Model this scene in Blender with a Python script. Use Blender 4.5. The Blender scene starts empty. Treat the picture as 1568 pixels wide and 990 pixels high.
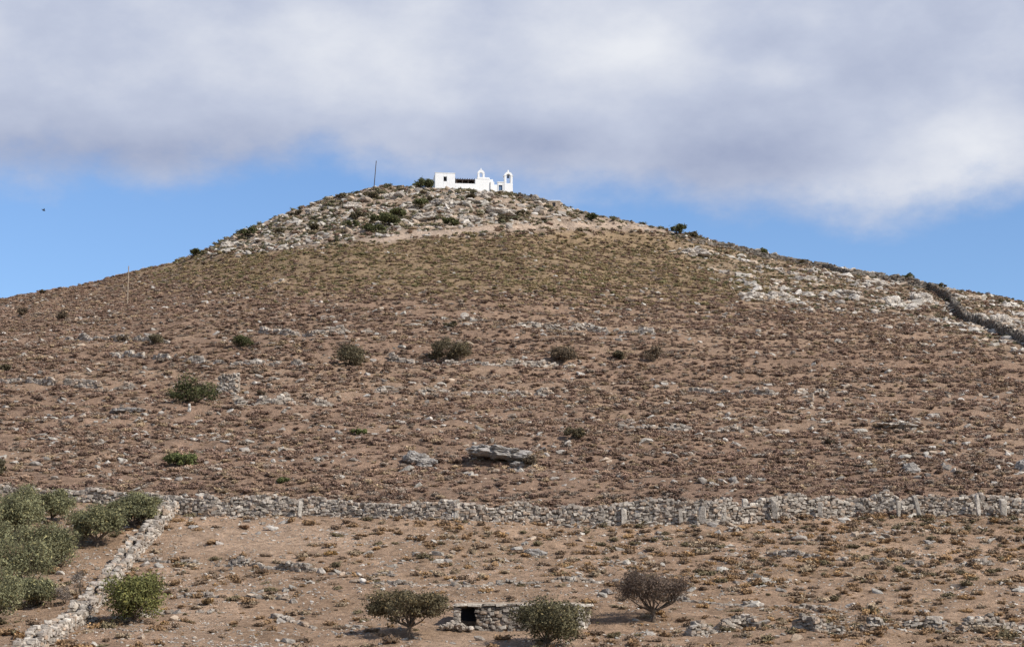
import bpy, bmesh, math, random
import numpy as np
from mathutils import Vector, Matrix, noise as mnoise
random.seed(7)
rng = np.random.default_rng(11)
scene = bpy.context.scene
scene.view_settings.view_transform = 'Standard'
scene.view_settings.look = 'None'
scene.view_settings.exposure = 0

# ------------------------------------------------------------------ camera model
F = 784/math.tan(math.radians(15)); PIT = math.atan(505/F)
cP, sP = math.cos(PIT), math.sin(PIT)
def project(x, y, z):
    d = y*cP+z*sP
    return 784+F*x/d, 495-F*(-y*sP+z*cP)/d
def raydir(u, v):
    a = (u-784)/F; b = (495-v)/F
    return np.array([a, cP-b*sP, sP+b*cP])
def lin(c):
    c = np.array(c, float)/255
    return tuple(np.where(c < .04045, c/12.92, ((c+.055)/1.055)**2.4))

# ------------------------------------------------------------------ noise
TAB = rng.random((256, 256))
def vn(x, y, s=0):
    x = np.asarray(x, float)+s*17.3; y = np.asarray(y, float)+s*31.7
    xi = np.floor(x).astype(int); yi = np.floor(y).astype(int)
    fx = x-xi; fy = y-yi
    fx = fx*fx*(3-2*fx); fy = fy*fy*(3-2*fy)
    a = TAB[xi & 255, yi & 255]; b = TAB[(xi+1) & 255, yi & 255]
    c = TAB[xi & 255, (yi+1) & 255]; d = TAB[(xi+1) & 255, (yi+1) & 255]
    return (a*(1-fx)+b*fx)*(1-fy)+(c*(1-fx)+d*fx)*fy
def fbm(x, y, s=0, o=4):
    t = 0; a = .5; n = 0
    x = np.asarray(x, float); y = np.asarray(y, float)
    for i in range(o):
        t = t+a*vn(x*2**i, y*2**i, s+i); n += a; a *= .5
    return t/n
def sst(a, b, x):
    t = np.clip((np.asarray(x, float)-a)/(b-a), 0, 1)
    return t*t*(3-2*t)

# ------------------------------------------------------------------ terrain
YR = 338.0
prof = [(103, 990), (112, 950), (124, 880), (138, 800), (142, 785), (165, 700), (195, 600), (230, 490), (268, 415), (299, 362), (320, 325), (332, 303), (338, 293.5)]
py_ = [-3000, -200, 0, 40, 75, 95]; ph_ = [-6, -4, -1.7, -4.5, -4.2, -1.0]
for y, v in prof:
    d = raydir(784, v); py_.append(y); ph_.append(y*d[2]/d[1])
py_ += [345, 352, 4000]; ph_ += [ph_[-1], ph_[-1], ph_[-1]]
TY = np.arange(-300, 700, .5); TP = np.interp(TY, py_, ph_)
k = np.exp(-np.linspace(-2, 2, 17)**2); k /= k.sum()
TP[20:-20] = np.convolve(TP, k, 'same')[20:-20]
sky = [(0, 457), (60, 448), (125, 440), (200, 420), (250, 406), (290, 395), (340, 373), (400, 346), (460, 325), (520, 303), (590, 291), (660, 290), (730, 292), (785, 296), (850, 314), (900, 333), (1000, 351), (1050, 362), (1100, 372), (1180, 391), (1300, 414), (1400, 433), (1480, 447), (1568, 464)]
rx = []; rz = []
for u, v in sky:
    d = raydir(u, v); t = YR/d[1]; rx.append(d[0]*t); rz.append(d[2]*t)
rx = [-900, -420, -220, -130]+rx+[130, 220, 420, 900]; rz = [0, 4, 26, 50]+rz+[49, 26, 4, 0]
TX = np.arange(-900, 900, .5); TR = np.interp(TX, rx, rz)
k2 = np.exp(-np.linspace(-2, 2, 13)**2); k2 /= k2.sum()
TR[20:-20] = np.convolve(TR, k2, 'same')[20:-20]
R0 = np.interp(YR, TY, TP)
def hgt(x, y, detail=True):
    x = np.asarray(x, float); y = np.asarray(y, float)
    P = np.interp(y, TY, TP); R = np.interp(x, TX, TR)
    w = sst(120, 336, y)
    h = np.where(P > 0, P*(1-w*(1-R/R0)), P)
    h = h*(1-sst(349, 620, y))
    h = np.where(h > 0, h*(1-sst(300, 900, np.abs(x))), h)
    if detail:
        plat = 1-np.exp(-(((x+4)/16)**2+((y-341)/9)**2)**2)
        on = sst(60, 100, y)
        L = 2.3
        s = h/L+.9*fbm(x/45, y/45, 3, 2)
        f = s-np.floor(s)
        terr = L*(sst(.30, .70, f)-f)*.28*sst(136, 150, y)*(1-sst(255, 280, y))*sst(.25, .6, fbm(x/22, y/9, 9, 2)+.1)
        h = h+on*plat*(terr+(fbm(x/14, y/14, 5, 4)-.5)*1.3+(fbm(x/2.2, y/2.2, 6, 3)-.5)*.42)
        cap = sst(292, 312, y)*sst(60, 30, np.abs(x+10))
        rid = np.abs(fbm(x/5, y/5, 14, 4)-.5)*2
        h = h+plat*cap*(.35-rid)*2.1
    return h
def pix(u, v, ymin=60., ymax=345.):
    d = raydir(u, v)
    ys = np.arange(ymin, ymax, .12); t = ys/d[1]
    xs = d[0]*t; zs = d[2]*t; hh = hgt(xs, ys)
    df = hh-zs
    idx = np.nonzero(df >= 0)[0]
    i = idx[0] if len(idx) else int(np.argmax(df[: int((339-ymin)/.12)]))
    return Vector((float(xs[i]), float(ys[i]), float(hh[i])))
def mpp(p): return (p.y*cP+p.z*sP)/F   # metres per photo pixel there

def pl(pts, u): return np.interp(u, [p[0] for p in pts], [p[1] for p in pts])
CAPE = [(250, 400), (330, 388), (420, 384), (560, 374), (700, 362), (850, 352), (950, 352), (1040, 360), (1100, 374), (1200, 300)]
GRE = [(150, 430), (250, 442), (400, 446), (600, 456), (800, 462), (1000, 464), (1150, 470), (1300, 466), (1400, 440)]
PATH = [(560, 370), (640, 360), (750, 351), (850, 347), (920, 345), (1010, 352)]
RR = [(1000, 372), (1050, 395), (1100, 425), (1150, 462), (1300, 475), (1400, 488), (1568, 555), (1700, 600)]
WB = [(-80, 768), (100, 768), (245, 772), (280, 788), (500, 789), (700, 795), (950, 803), (1100, 801), (1300, 790), (1568, 790), (1700, 790)]
def masks(x, y, z):
    u, v = project(x, y, z)
    n = (fbm(x/7, y/7, 21, 3)-.5)
    vj = v+n*30
    cap = sst(7, -7, vj-pl(CAPE, u))*sst(230, 380, u)*sst(1150, 1050, u)
    gr = sst(26, -40, vj-pl(GRE, u))*(1-cap)*sst(80, 300, u+n*80)*sst(1420, 1100, u+n*100)
    rr = sst(16, -16, vj-pl(RR, u))*sst(990, 1080, u+n*50)*(1-cap)
    pth = np.exp(-((v+n*9-pl(PATH, u))/(5+3*sst(700, 560, u)))**2)*sst(545, 585, u)*sst(1040, 990, u)*(.6+.6*n+.2)
    low = sst(-6, 4, v-pl(WB, u))*(y < 150)
    return u, v, cap, gr, rr, pth, low

def new_mesh(name, V, Fc, col=None, mats=(), mi=None, smooth=False, link=True):
    V = np.asarray(V, np.float32); Fc = np.asarray(Fc, np.int32)
    me = bpy.data.meshes.new(name)
    n = len(Fc); kk = Fc.shape[1]
    me.vertices.add(len(V)); me.vertices.foreach_set('co', V.ravel())
    me.loops.add(n*kk); me.loops.foreach_set('vertex_index', Fc.ravel())
    me.polygons.add(n); me.polygons.foreach_set('loop_start', np.arange(0, n*kk, kk, dtype=np.int32))
    try: me.polygons.foreach_set('loop_total', np.full(n, kk, np.int32))
    except Exception: pass
    for m in mats: me.materials.append(m)
    if mi is not None: me.polygons.foreach_set('material_index', np.asarray(mi, np.int32))
    me.polygons.foreach_set('use_smooth', np.full(n, smooth))
    me.update(calc_edges=True)
    if col is not None:
        a = me.color_attributes.new('Col', 'FLOAT_COLOR', 'POINT')
        c = np.ones((len(V), 4), np.float32); c[:, :3] = col
        a.data.foreach_set('color', c.ravel())
    me.validate()
    ob = bpy.data.objects.new(name, me)
    if link: scene.collection.objects.link(ob)
    return ob

# ------------------------------------------------------------------ materials
def nodes_of(m):
    m.use_nodes = True; nt = m.node_tree
    return nt, nt.nodes, nt.links, nt.nodes['Principled BSDF']
def mk_noise(N, L, scale, detail=5, rough=.6, vec=None):
    n = N.new('ShaderNodeTexNoise'); n.inputs['Scale'].default_value = scale
    n.inputs['Detail'].default_value = detail; n.inputs['Roughness'].default_value = rough
    if vec is not None: L.new(vec, n.inputs['Vector'])
    return n.outputs['Fac']
def maprange(N, L, s, a, b, c, d):
    n = N.new('ShaderNodeMapRange'); L.new(s, n.inputs[0])
    for i, vv in enumerate((a, b, c, d)): n.inputs[1+i].default_value = vv
    return n.outputs[0]
def vmul(N, L, col, fac):
    n = N.new('ShaderNodeVectorMath'); n.operation = 'SCALE'
    L.new(col, n.inputs[0]); L.new(fac, n.inputs['Scale']); return n.outputs[0]
def mth(N, L, op, a, b=None):
    n = N.new('ShaderNodeMath'); n.operation = op
    for i, s in enumerate((a, b)):
        if s is None: continue
        if isinstance(s, (int, float)): n.inputs[i].default_value = s
        else: L.new(s, n.inputs[i])
    return n.outputs[0]
def mixc(N, L, fac, a, b):
    n = N.new('ShaderNodeMix'); n.data_type = 'RGBA'
    if isinstance(fac, float): n.inputs[0].default_value = fac
    else: L.new(fac, n.inputs[0])
    for i, s in ((6, a), (7, b)):
        if isinstance(s, tuple): n.inputs[i].default_value = (*s[:3], 1)
        else: L.new(s, n.inputs[i])
    return n.outputs[2]

def mat_vc(name, attr='Col', inst=False, base=None, nscale=3., lo=.65, hi=1.35, bump=.0, bscale=8., rough=.95, extra_inst=False, transl=0., spots=None):
    m = bpy.data.materials.new(name); nt, N, L, B = nodes_of(m)
    B.inputs['Roughness'].default_value = rough
    B.inputs['Specular IOR Level'].default_value = .15
    geo = N.new('ShaderNodeNewGeometry').outputs['Position']
    if base is not None:
        rgb = N.new('ShaderNodeRGB'); rgb.outputs[0].default_value = (*base, 1); col = rgb.outputs[0]
    else:
        a = N.new('ShaderNodeAttribute'); a.attribute_name = attr
        if inst: a.attribute_type = 'INSTANCER'
        col = a.outputs['Color']
    nz = mk_noise(N, L, nscale, 2 if inst else 4, .65, geo)
    col = vmul(N, L, col, maprange(N, L, nz, .25, .75, lo, hi))
    if extra_inst:
        a2 = N.new('ShaderNodeAttribute'); a2.attribute_name = 'Col'
        mm = N.new('ShaderNodeVectorMath'); mm.operation = 'MULTIPLY'
        L.new(col, mm.inputs[0]); L.new(a2.outputs['Color'], mm.inputs[1]); col = mm.outputs[0]
    if spots:
        s2 = mk_noise(N, L, spots[1], 3, .7, geo)
        col = mixc(N, L, maprange(N, L, s2, .5, .68, 0, spots[2]), col, spots[0])
    L.new(col, B.inputs['Base Color'])
    if bump:
        b = N.new('ShaderNodeBump'); b.inputs['Strength'].default_value = bump; b.inputs['Distance'].default_value = .08
        L.new(mk_noise(N, L, bscale, 4, .65, geo), b.inputs['Height']); L.new(b.outputs[0], B.inputs['Normal'])
    if transl:
        out = N['Material Output']; tr = N.new('ShaderNodeBsdfTranslucent'); L.new(col, tr.inputs[0])
        mx = N.new('ShaderNodeMixShader'); mx.inputs[0].default_value = transl
        L.new(B.outputs[0], mx.inputs[1]); L.new(tr.outputs[0], mx.inputs[2]); L.new(mx.outputs[0], out.inputs[0])
    return m

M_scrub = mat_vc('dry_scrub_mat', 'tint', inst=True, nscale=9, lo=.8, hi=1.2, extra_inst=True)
M_rocki = mat_vc('limestone_scatter_mat', 'tint', inst=True, nscale=2.5, lo=.65, hi=1.3, bump=.8, bscale=7, spots=((.15, .125, .10), 4., .65))
M_stone = mat_vc('dry_stone_mat', nscale=2.8, lo=.65, hi=1.3, bump=.7, bscale=9, spots=((.11, .09, .07), 5., .7))
M_leaf = mat_vc('leaf_mat', nscale=2., lo=.7, hi=1.3, transl=.2, rough=.75)
M_bark = mat_vc('bark_mat', base=(.13, .10, .075), nscale=6, bump=.8, bscale=12)
M_plaster = mat_vc('whitewash_mat', base=(.84, .84, .83), nscale=.9, lo=.93, hi=1.04, bump=.25, bscale=5, rough=.85)
M_dark = mat_vc('dark_opening_mat', base=(.03, .03, .035), nscale=2)
M_wood = mat_vc('weathered_wood_mat', base=(.09, .07, .06), nscale=5)
M_door = mat_vc('blue_painted_door_mat', base=(.10, .16, .26), nscale=5)
M_earth = mat_vc('earth_roof_mat', base=(.38, .30, .225), nscale=3, lo=.6, hi=1.3, bump=.8, bscale=7)

# ------------------------------------------------------------------ terrain mesh
def lin_axis(a, b, st): return list(np.arange(a, b, st))
xs = [-4000, -2500, -1500, -1000, -700, -500, -400, -320, -260, -220, -190, -165, -145, -130, -120, -112]+lin_axis(-106, 106.1, .36)+[112, 120, 130, 145, 165, 190, 220, 260, 320, 400, 500, 700, 1000, 1500, 2500, 4000]
ys = [-3000, -1500, -700, -300, -150, -80, -40, -15, 0, 15, 30, 45, 60, 70, 78, 85, 90]+lin_axis(94, 150, .24)+lin_axis(150, 290, .42)+lin_axis(290, 350, .3)+lin_axis(351, 380, 3)+[385, 395, 410, 430, 460, 500, 550, 620, 700, 900, 1300, 2000, 3000, 5000]
X, Y = np.meshgrid(np.array(xs, float), np.array(ys, float)); nx = len(xs); ny = len(ys)
Z = hgt(X, Y)
u, v, cap, gr, rr, pth, low = masks(X, Y, Z)
def C(c, shape): return np.ones(shape+(3,))*np.array(c)
S = X.shape
n1 = fbm(X/9, Y/9, 31, 4)[..., None]; n2 = fbm(X/1.5, Y/1.5, 33, 3)[..., None]; n3 = fbm(X/26, Y/10, 35, 3)[..., None]
col = C((.33, .22, .152), S)*(1-n1)+C((.25, .165, .116), S)*n1
col = col*(.75+.5*n2)
col = col*(1-.45*sst(.5, .7, n3))+C((.38, .265, .18), S)*.45*sst(.5, .7, n3)
gc = C((.28, .20, .118), S)*(.75+.5*n2)
col = col*(1-.85*gr[..., None])+gc*.85*gr[..., None]
cc = C((.34, .26, .195), S)*(.6+.8*n2)
col = col*(1-cap[..., None])+cc*cap[..., None]
rc = C((.32, .235, .16), S)*(.65+.7*n2)
col = col*(1-.7*rr[..., None])+rc*.7*rr[..., None]
pc = C((.48, .365, .275), S)*(.8+.4*n2)
pp_ = np.clip(pth*1.3, 0, 1)[..., None]
col = col*(1-pp_)+pc*pp_
lc = (C((.45, .31, .21), S)*(1-n1)+C((.34, .225, .15), S)*n1)*(.7+.6*n2)
n4 = fbm(X/4.5, Y/2.6, 37, 4)[..., None]
lc = lc*(1-.5*sst(.48, .66, n4))+C((.27, .18, .115), S)*.5*sst(.48, .66, n4)
bare = (np.exp(-(((u-420)/190)**2+((v-825)/28)**2)**2)+np.exp(-(((u-300)/60)**2+((v-950)/40)**2))+.8*np.exp(-(((u-740)/130)**2+((v-985)/22)**2)))[..., None]
lc = lc*(1-.5*np.clip(bare, 0, 1))+C((.50, .355, .25), S)*.5*np.clip(bare, 0, 1)
col = col*(1-low[..., None])+lc*low[..., None]
idx = np.arange(nx*ny).reshape(ny, nx)
Fq = np.stack([idx[:-1, :-1], idx[:-1, 1:], idx[1:, 1:], idx[1:, :-1]], -1).reshape(-1, 4)
m = bpy.data.materials.new('hillside_earth_mat'); nt, N, L, B = nodes_of(m)
B.inputs['Roughness'].default_value = 1; B.inputs['Specular IOR Level'].default_value = .05
geo = N.new('ShaderNodeNewGeometry').outputs['Position']
a = N.new('ShaderNodeAttribute'); a.attribute_name = 'Col'
c1 = vmul(N, L, a.outputs['Color'], maprange(N, L, mk_noise(N, L, 1.6, 6, .75, geo), .3, .7, .55, 1.48))
c1 = mixc(N, L, maprange(N, L, mk_noise(N, L, 5.5, 4, .8, geo), .53, .66, 0, .65), c1, (.13, .09, .06))
for sc_v, pos, thr in ((3.2, .5, .18), (6.5, .9, .24)):
    vo = N.new('ShaderNodeTexVoronoi'); vo.inputs['Scale'].default_value = sc_v; L.new(geo, vo.inputs['Vector'])
    sm = mth(N, L, 'MULTIPLY', maprange(N, L, vo.outputs['Distance'], thr, thr*.6, 0, 1), maprange(N, L, mk_noise(N, L, pos, 3, .6, geo), .47, .62, .05, .85))
    c1 = mixc(N, L, sm, c1, (.50, .44, .37))
L.new(c1, B.inputs['Base Color'])
b = N.new('ShaderNodeBump'); b.inputs['Strength'].default_value = 1; b.inputs['Distance'].default_value = .3
L.new(mk_noise(N, L, 3.2, 6, .75, geo), b.inputs['Height']); L.new(b.outputs[0], B.inputs['Normal'])
new_mesh('hillside_terrain', np.stack([X, Y, Z], -1).reshape(-1, 3), Fq, col.reshape(-1, 3), (m,), smooth=True)

# ------------------------------------------------------------------ rock / shrub variants
def hull(points):
    bm = bmesh.new()
    for p in points: bm.verts.new(p)
    r = bmesh.ops.convex_hull(bm, input=bm.verts)
    junk = [g for g in r['geom_interior'] if isinstance(g, bmesh.types.BMVert)]
    bmesh.ops.delete(bm, geom=junk, context='VERTS')
    bmesh.ops.triangulate(bm, faces=bm.faces)
    bmesh.ops.recalc_face_normals(bm, faces=bm.faces)
    bm.verts.index_update()
    V = np.array([v.co[:] for v in bm.verts]); Fc = np.array([[q.index for q in f.verts] for f in bm.faces]); bm.free()
    return V, Fc
def rockvar(n=22, box=.0):
    p = rng.normal(size=(n, 3)); p /= np.linalg.norm(p, axis=1)[:, None]
    if box: p = np.sign(p)*np.abs(p)**box; p = p/np.abs(p).max(1)[:, None]*(.88+.12*rng.random((n, 1)))
    else: p *= (.75+.25*rng.random((n, 1)))
    return hull(p*.5)
ROCKS = [rockvar(rng.integers(14, 26)) for _ in range(9)]
STONES = [rockvar(24, .42) for _ in range(16)]

def leafcloud(P, Nrm, size, asp, r):
    """two-triangle leaves at P"""
    n = len(P)
    a = r.normal(size=(n, 3)); a /= np.linalg.norm(a, axis=1)[:, None]
    b = np.cross(a, Nrm+r.normal(size=(n, 3))*.6); b /= (np.linalg.norm(b, axis=1)[:, None]+1e-6)
    s = (size*(.6+.8*r.random((n, 1))))
    V = np.stack([P-a*s*.5, P-b*s*asp*.5+a*s*.05, P+a*s*.5, P+b*s*asp*.5-a*s*.05], 1).reshape(-1, 3)
    i = np.arange(n)[:, None]*4
    Fc = np.concatenate([i+np.array([[0, 1, 2]]), i+np.array([[0, 2, 3]])], 0)
    return V, Fc

def scrubvar():
    lobes = [(rng.normal()*.18, rng.normal()*.18, .10+.1*rng.random(), .20+.12*rng.random()) for _ in range(rng.integers(3, 6))]
    P = []; Nn = []; nl = 20
    for (lx, ly, lz, lr) in lobes:
        d = rng.normal(size=(nl, 3)); d /= np.linalg.norm(d, axis=1)[:, None]; d[:, 2] = np.abs(d[:, 2])*1.0-.15
        P.append(np.array([lx, ly, lz])+d*lr*(.8+.4*rng.random((nl, 1)))); Nn.append(d)
    P = np.concatenate(P); Nn = np.concatenate(Nn)
    V, Fc = leafcloud(P, Nn, .17, .6, rng)
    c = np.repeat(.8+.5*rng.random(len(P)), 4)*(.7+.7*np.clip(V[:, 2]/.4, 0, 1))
    Vs = [V]; Fs = [Fc]; Cs = [c]; o = len(V)
    for (lx, ly, lz, lr) in lobes:
        rv, rf = ROCKS[rng.integers(9)]
        vv = rv*np.array([1.6, 1.6, 1.5])*lr+np.array([lx, ly, lz*.8]); Vs.append(vv); Fs.append(rf+o); Cs.append(np.full(len(vv), .75)); o += len(vv)
    V = np.concatenate(Vs); c = np.concatenate(Cs)
    return V, np.concatenate(Fs), np.repeat(c[:, None], 3, 1)

def make_coll(name, items):
    c = bpy.data.collections.new(name)
    for i, (ob) in enumerate(items): c.objects.link(ob)
    return c
scrub_obs = []
for i in range(8):
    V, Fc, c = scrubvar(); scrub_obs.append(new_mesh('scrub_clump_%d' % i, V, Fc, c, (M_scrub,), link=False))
rock_obs = [new_mesh('limestone_piece_%d' % i, V, Fc, None, (M_rocki,), link=False) for i, (V, Fc) in enumerate(ROCKS)]
COL_S = make_coll('scrub_variants', scrub_obs); COL_R = make_coll('rock_variants', rock_obs)

def scatter(name, P, rot, scl, tint, coll, nvar):
    n = len(P)
    me = bpy.data.meshes.new(name); me.vertices.add(n); me.vertices.foreach_set('co', np.asarray(P, np.float32).ravel())
    a = me.attributes.new('rot', 'FLOAT_VECTOR', 'POINT'); a.data.foreach_set('vector', np.asarray(rot, np.float32).ravel())
    a = me.attributes.new('scl', 'FLOAT_VECTOR', 'POINT'); a.data.foreach_set('vector', np.asarray(scl, np.float32).ravel())
    a = me.attributes.new('idx', 'INT', 'POINT'); a.data.foreach_set('value', rng.integers(0, nvar, n).astype(np.int32))
    a = me.attributes.new('tint', 'FLOAT_COLOR', 'POINT'); c = np.ones((n, 4), np.float32); c[:, :3] = tint; a.data.foreach_set('color', c.ravel())
    ob = bpy.data.objects.new(name, me); scene.collection.objects.link(ob)
    g = bpy.data.node_groups.new(name+'_nodes', 'GeometryNodeTree')
    g.interface.new_socket('Geometry', in_out='INPUT', socket_type='NodeSocketGeometry')
    g.interface.new_socket('Geometry', in_out='OUTPUT', socket_type='NodeSocketGeometry')
    gi = g.nodes.new('NodeGroupInput'); go = g.nodes.new('NodeGroupOutput')
    ci = g.nodes.new('GeometryNodeCollectionInfo'); ci.inputs['Collection'].default_value = coll
    ci.inputs['Separate Children'].default_value = True; ci.inputs['Reset Children'].default_value = True
    ip = g.nodes.new('GeometryNodeInstanceOnPoints'); ip.inputs['Pick Instance'].default_value = True
    def na(nm, t):
        q = g.nodes.new('GeometryNodeInputNamedAttribute'); q.data_type = t; q.inputs['Name'].default_value = nm; return q.outputs['Attribute']
    er = g.nodes.new('FunctionNodeEulerToRotation')
    g.links.new(na('rot', 'FLOAT_VECTOR'), er.inputs[0]); g.links.new(er.outputs[0], ip.inputs['Rotation'])
    g.links.new(na('scl', 'FLOAT_VECTOR'), ip.inputs['Scale']); g.links.new(na('idx', 'INT'), ip.inputs['Instance Index'])
    g.links.new(gi.outputs[0], ip.inputs['Points']); g.links.new(ci.outputs[0], ip.inputs['Instance'])
    g.links.new(ip.outputs[0], go.inputs[0])
    md = ob.modifiers.new('instances', 'NODES'); md.node_group = g
    return ob

def candidates(n, y0, y1, margin=9):
    a0, a1 = y0*.268+margin, y1*.268+margin
    t = rng.random(n); w = np.sqrt(a0*a0+t*(a1*a1-a0*a0)); y = y0+(w-a0)/(a1-a0)*(y1-y0)
    x = (rng.random(n)*2-1)*w
    return x, y, hgt(x, y)
def riser(x, y):
    h = hgt(x, y, False); s = h/2.3+.9*fbm(x/45, y/45, 3, 2); f = s-np.floor(s)
    return np.exp(-((f-.5)/.07)**2)*sst(.25, .6, fbm(x/22, y/9, 9, 2)+.1)*sst(136, 150, y)*(1-sst(255, 280, y))

hut_p = pix(800, 964)
def avoid(x, y):
    k = ~((x > hut_p.x-5.5) & (x < hut_p.x+6) & (y > hut_p.y-2.5) & (y < hut_p.y+5))
    k &= ~((x > -14.5) & (x < 1.5) & (y > 336.5) & (y < 350))
    return k
# ---- scrub
x, y, z = candidates(150000, 92, 345)
u, v, cap, gr, rr, pth, low = masks(x, y, z)
nA = fbm(x/6, y/3.5, 41, 3); nB = fbm(x/1.8, y/1.2, 43, 2)
dens = .38+.45*sst(.38, .58, nA)
dens = dens*(1-cap)+cap*(.14+.30*sst(.45, .65, nA))
dens = dens*(1-.3*rr)
dens *= (1-np.clip(pth*1.3, 0, .95))
dlow = .12+.45*sst(.42, .66, nA)*(.45+.55*sst(600, 1000, u))+.26*sst(1000, 1350, u)*sst(.35, .55, nB)+.18*sst(520, 800, u)*sst(900, 860, v)
dlow *= 1-.85*np.clip(np.exp(-(((u-400)/170)**2+((v-828)/26)**2)**2), 0, 1)
dlow *= 1-.7*np.exp(-(((u-780)/140)**2+((v-975)/25)**2))
dens = dens*(1-low)+dlow*low
dens *= sst(.2, .45, nB)*.6+.4
keep = (rng.random(len(x)) < dens) & avoid(x, y)
x, y, z, u, v, cap, gr, rr, low = [q[keep] for q in (x, y, z, u, v, cap, gr, rr, low)]
n = len(x); print('scrub', n)
nz = fbm(x/12, y/6, 47, 3)[:, None]
pal = np.array([(.225, .148, .11), (.27, .183, .127), (.26, .205, .16), (.15, .10, .074), (.32, .235, .15)])
t = pal[rng.choice(5, n, p=[.34, .26, .14, .14, .12])]
t = t*(.75+.5*nz)
pg = np.array([(.225, .175, .092), (.17, .15, .075), (.275, .205, .112), (.235, .16, .105)])
tg = pg[rng.choice(4, n, p=[.3, .22, .25, .23])]
g = (rng.random(n) < gr*.75)[:, None]; t = np.where(g, tg, t)
pc_ = np.array([(.16, .145, .085), (.23, .185, .115), (.115, .11, .065)])
g = (rng.random(n) < np.maximum(cap*.8, rr*.35))[:, None]; t = np.where(g, pc_[rng.choice(3, n)], t)
plw = np.array([(.25, .16, .09), (.32, .20, .10), (.20, .14, .095), (.30, .23, .155), (.15, .12, .07)])
g = (low > .5)[:, None]; t = np.where(g, plw[rng.choice(5, n, p=[.30, .08, .34, .16, .12])], t)
s = (.36+.66*rng.random(n)**2.2)*(1+.45*cap)
s = np.where(low > .5, (.18+.8*rng.random(n)**2), s)
scl = np.stack([s*(.9+.6*rng.random(n)), s*(.9+.3*rng.random(n)), s*(.6+.5*rng.random(n))], 1)
rot = np.stack([rng.normal(size=n)*.1, rng.normal(size=n)*.1, rng.random(n)*6.28], 1)
scatter('dry_scrub', np.stack([x, y, z-.03], 1), rot, scl, t, COL_S, 8)

# ---- rocks
x1, y1, z1 = candidates(130000, 92, 344); x2, y2, z2 = candidates(60000, 92, 150)
x = np.concatenate([x1, x2]); y = np.concatenate([y1, y2]); z = np.concatenate([z1, z2]); peb = np.arange(len(x)) >= len(x1)
u, v, cap, gr, rr, pth, low = masks(x, y, z)
rs = riser(x, y); nA = fbm(x/8, y/4, 51, 3); nB = fbm(x/3, y/2, 53, 2)
band = sst(560, 640, v)*sst(760, 700, v)
dens = .03+.20*sst(.54, .68, nA)+.65*rs*sst(.47, .60, nB)+.20*band*sst(.46, .62, nB)
dens *= (1-.7*gr)
dens = dens*(1-cap)+cap*(.14+.75*sst(.42, .60, nA))
dens = np.maximum(dens, rr*(.04+.85*sst(.56, .66, nA)))
dens *= (1-np.clip(pth*1.4, 0, .9))
dl = .05+.28*sst(.53, .68, nA)+.32*sst(700, 1000, u)*sst(900, 820, v)*sst(.44, .62, nB)
dl += .8*np.exp(-(((u-1125)/45)**2+((v-805)/18)**2))
dens = dens*(1-low)+dl*low*.8
for (a_, b_, c_, d_, e_) in [(1115, 640, 40, 10, .8), (1370, 650, 45, 9, .9), (1430, 640, 25, 7, .5), (1060, 388, 22, 7, 1), (1170, 455, 50, 8, 1), (1245, 428, 40, 5, .7), (1390, 464, 50, 9, .9), (1345, 434, 30, 5, .9), (1520, 497, 60, 11, .9), (1280, 452, 34, 5, .8), (640, 645, 60, 9, .5), (230, 640, 60, 10, .5), (60, 640, 60, 10, .4), (720, 488, 20, 6, .8), (795, 475, 15, 4, .9), (460, 617, 40, 4, .9), (380, 617, 20, 4, .9), (500, 705, 60, 12, .4), (900, 515, 120, 8, .35), (530, 485, 80, 8, .3)]:
    dens = np.maximum(dens, e_*np.exp(-(((u-a_)/c_)**2+((v-b_)/d_)**2)**2))
dens = np.where(peb, low*(.15+.7*sst(.4, .65, nB)), dens)
keep = (rng.random(len(x)) < dens*.62) & avoid(x, y)
x, y, z, u, v, cap, gr, rr, low, rs, peb = [q[keep] for q in (x, y, z, u, v, cap, gr, rr, low, rs, peb)]
n = len(x); print('rocks', n)
pal = np.array([(.44, .40, .345), (.55, .50, .44), (.35, .31, .27), (.44, .345, .26)])
t = pal[rng.choice(4, n, p=[.35, .22, .23, .2])]*(.75+.35*rng.random((n, 1)))
big = np.maximum(cap, rr); t = t*(1+.14*big[:, None])
s = .14+.50*rng.random(n)**3.0
s = s*(1+1.3*big*(rng.random(n)))
s = np.where(low > .5, .12+.45*rng.random(n)**3.5, s)
s = np.where(peb, .05+.12*rng.random(n)**2, s)
scl = np.stack([s*(1+1.0*rng.random(n)), s*(.8+.5*rng.random(n)), s*(.45+.45*rng.random(n))], 1)*1.35
rot = np.stack([rng.normal(size=n)*.3, rng.normal(size=n)*.3, rng.normal(size=n)*.5], 1)
scatter('scattered_limestone_rocks', np.stack([x, y, z+s*.08], 1), rot, scl, t, COL_R, 9)

# ------------------------------------------------------------------ batches of stones
class Batch:
    def __init__(s): s.V = []; s.F = []; s.C = []; s.M = []; s.o = 0
    def add(s, V, Fc, c, mi=0):
        s.V.append(V); s.F.append(np.asarray(Fc)+s.o); s.o += len(V)
        c = np.asarray(c, float)
        s.C.append(np.tile(c, (len(V), 1)) if c.ndim == 1 else c); s.M.append(np.full(len(Fc), mi))
    def build(s, name, mats, parent=None, smooth=False):
        ob = new_mesh(name, np.concatenate(s.V), np.concatenate(s.F), np.concatenate(s.C), mats, np.concatenate(s.M), smooth)
        if parent: ob.parent = parent
        return ob
def stone(B_, c, size, ang, tint, jit=.08, var=None):
    V, Fc = var if var is not None else STONES[rng.integers(len(STONES))]
    M = Matrix.Rotation(ang+random.gauss(0, jit), 3, 'Z') @ Matrix.Rotation(random.gauss(0, jit), 3, 'X') @ Matrix.Rotation(random.gauss(0, jit), 3, 'Y')
    V = (V*np.array(size)) @ np.array(M).T+np.array(c)
    B_.add(V, Fc, np.array(tint)*(.68+.6*random.random()))
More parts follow.
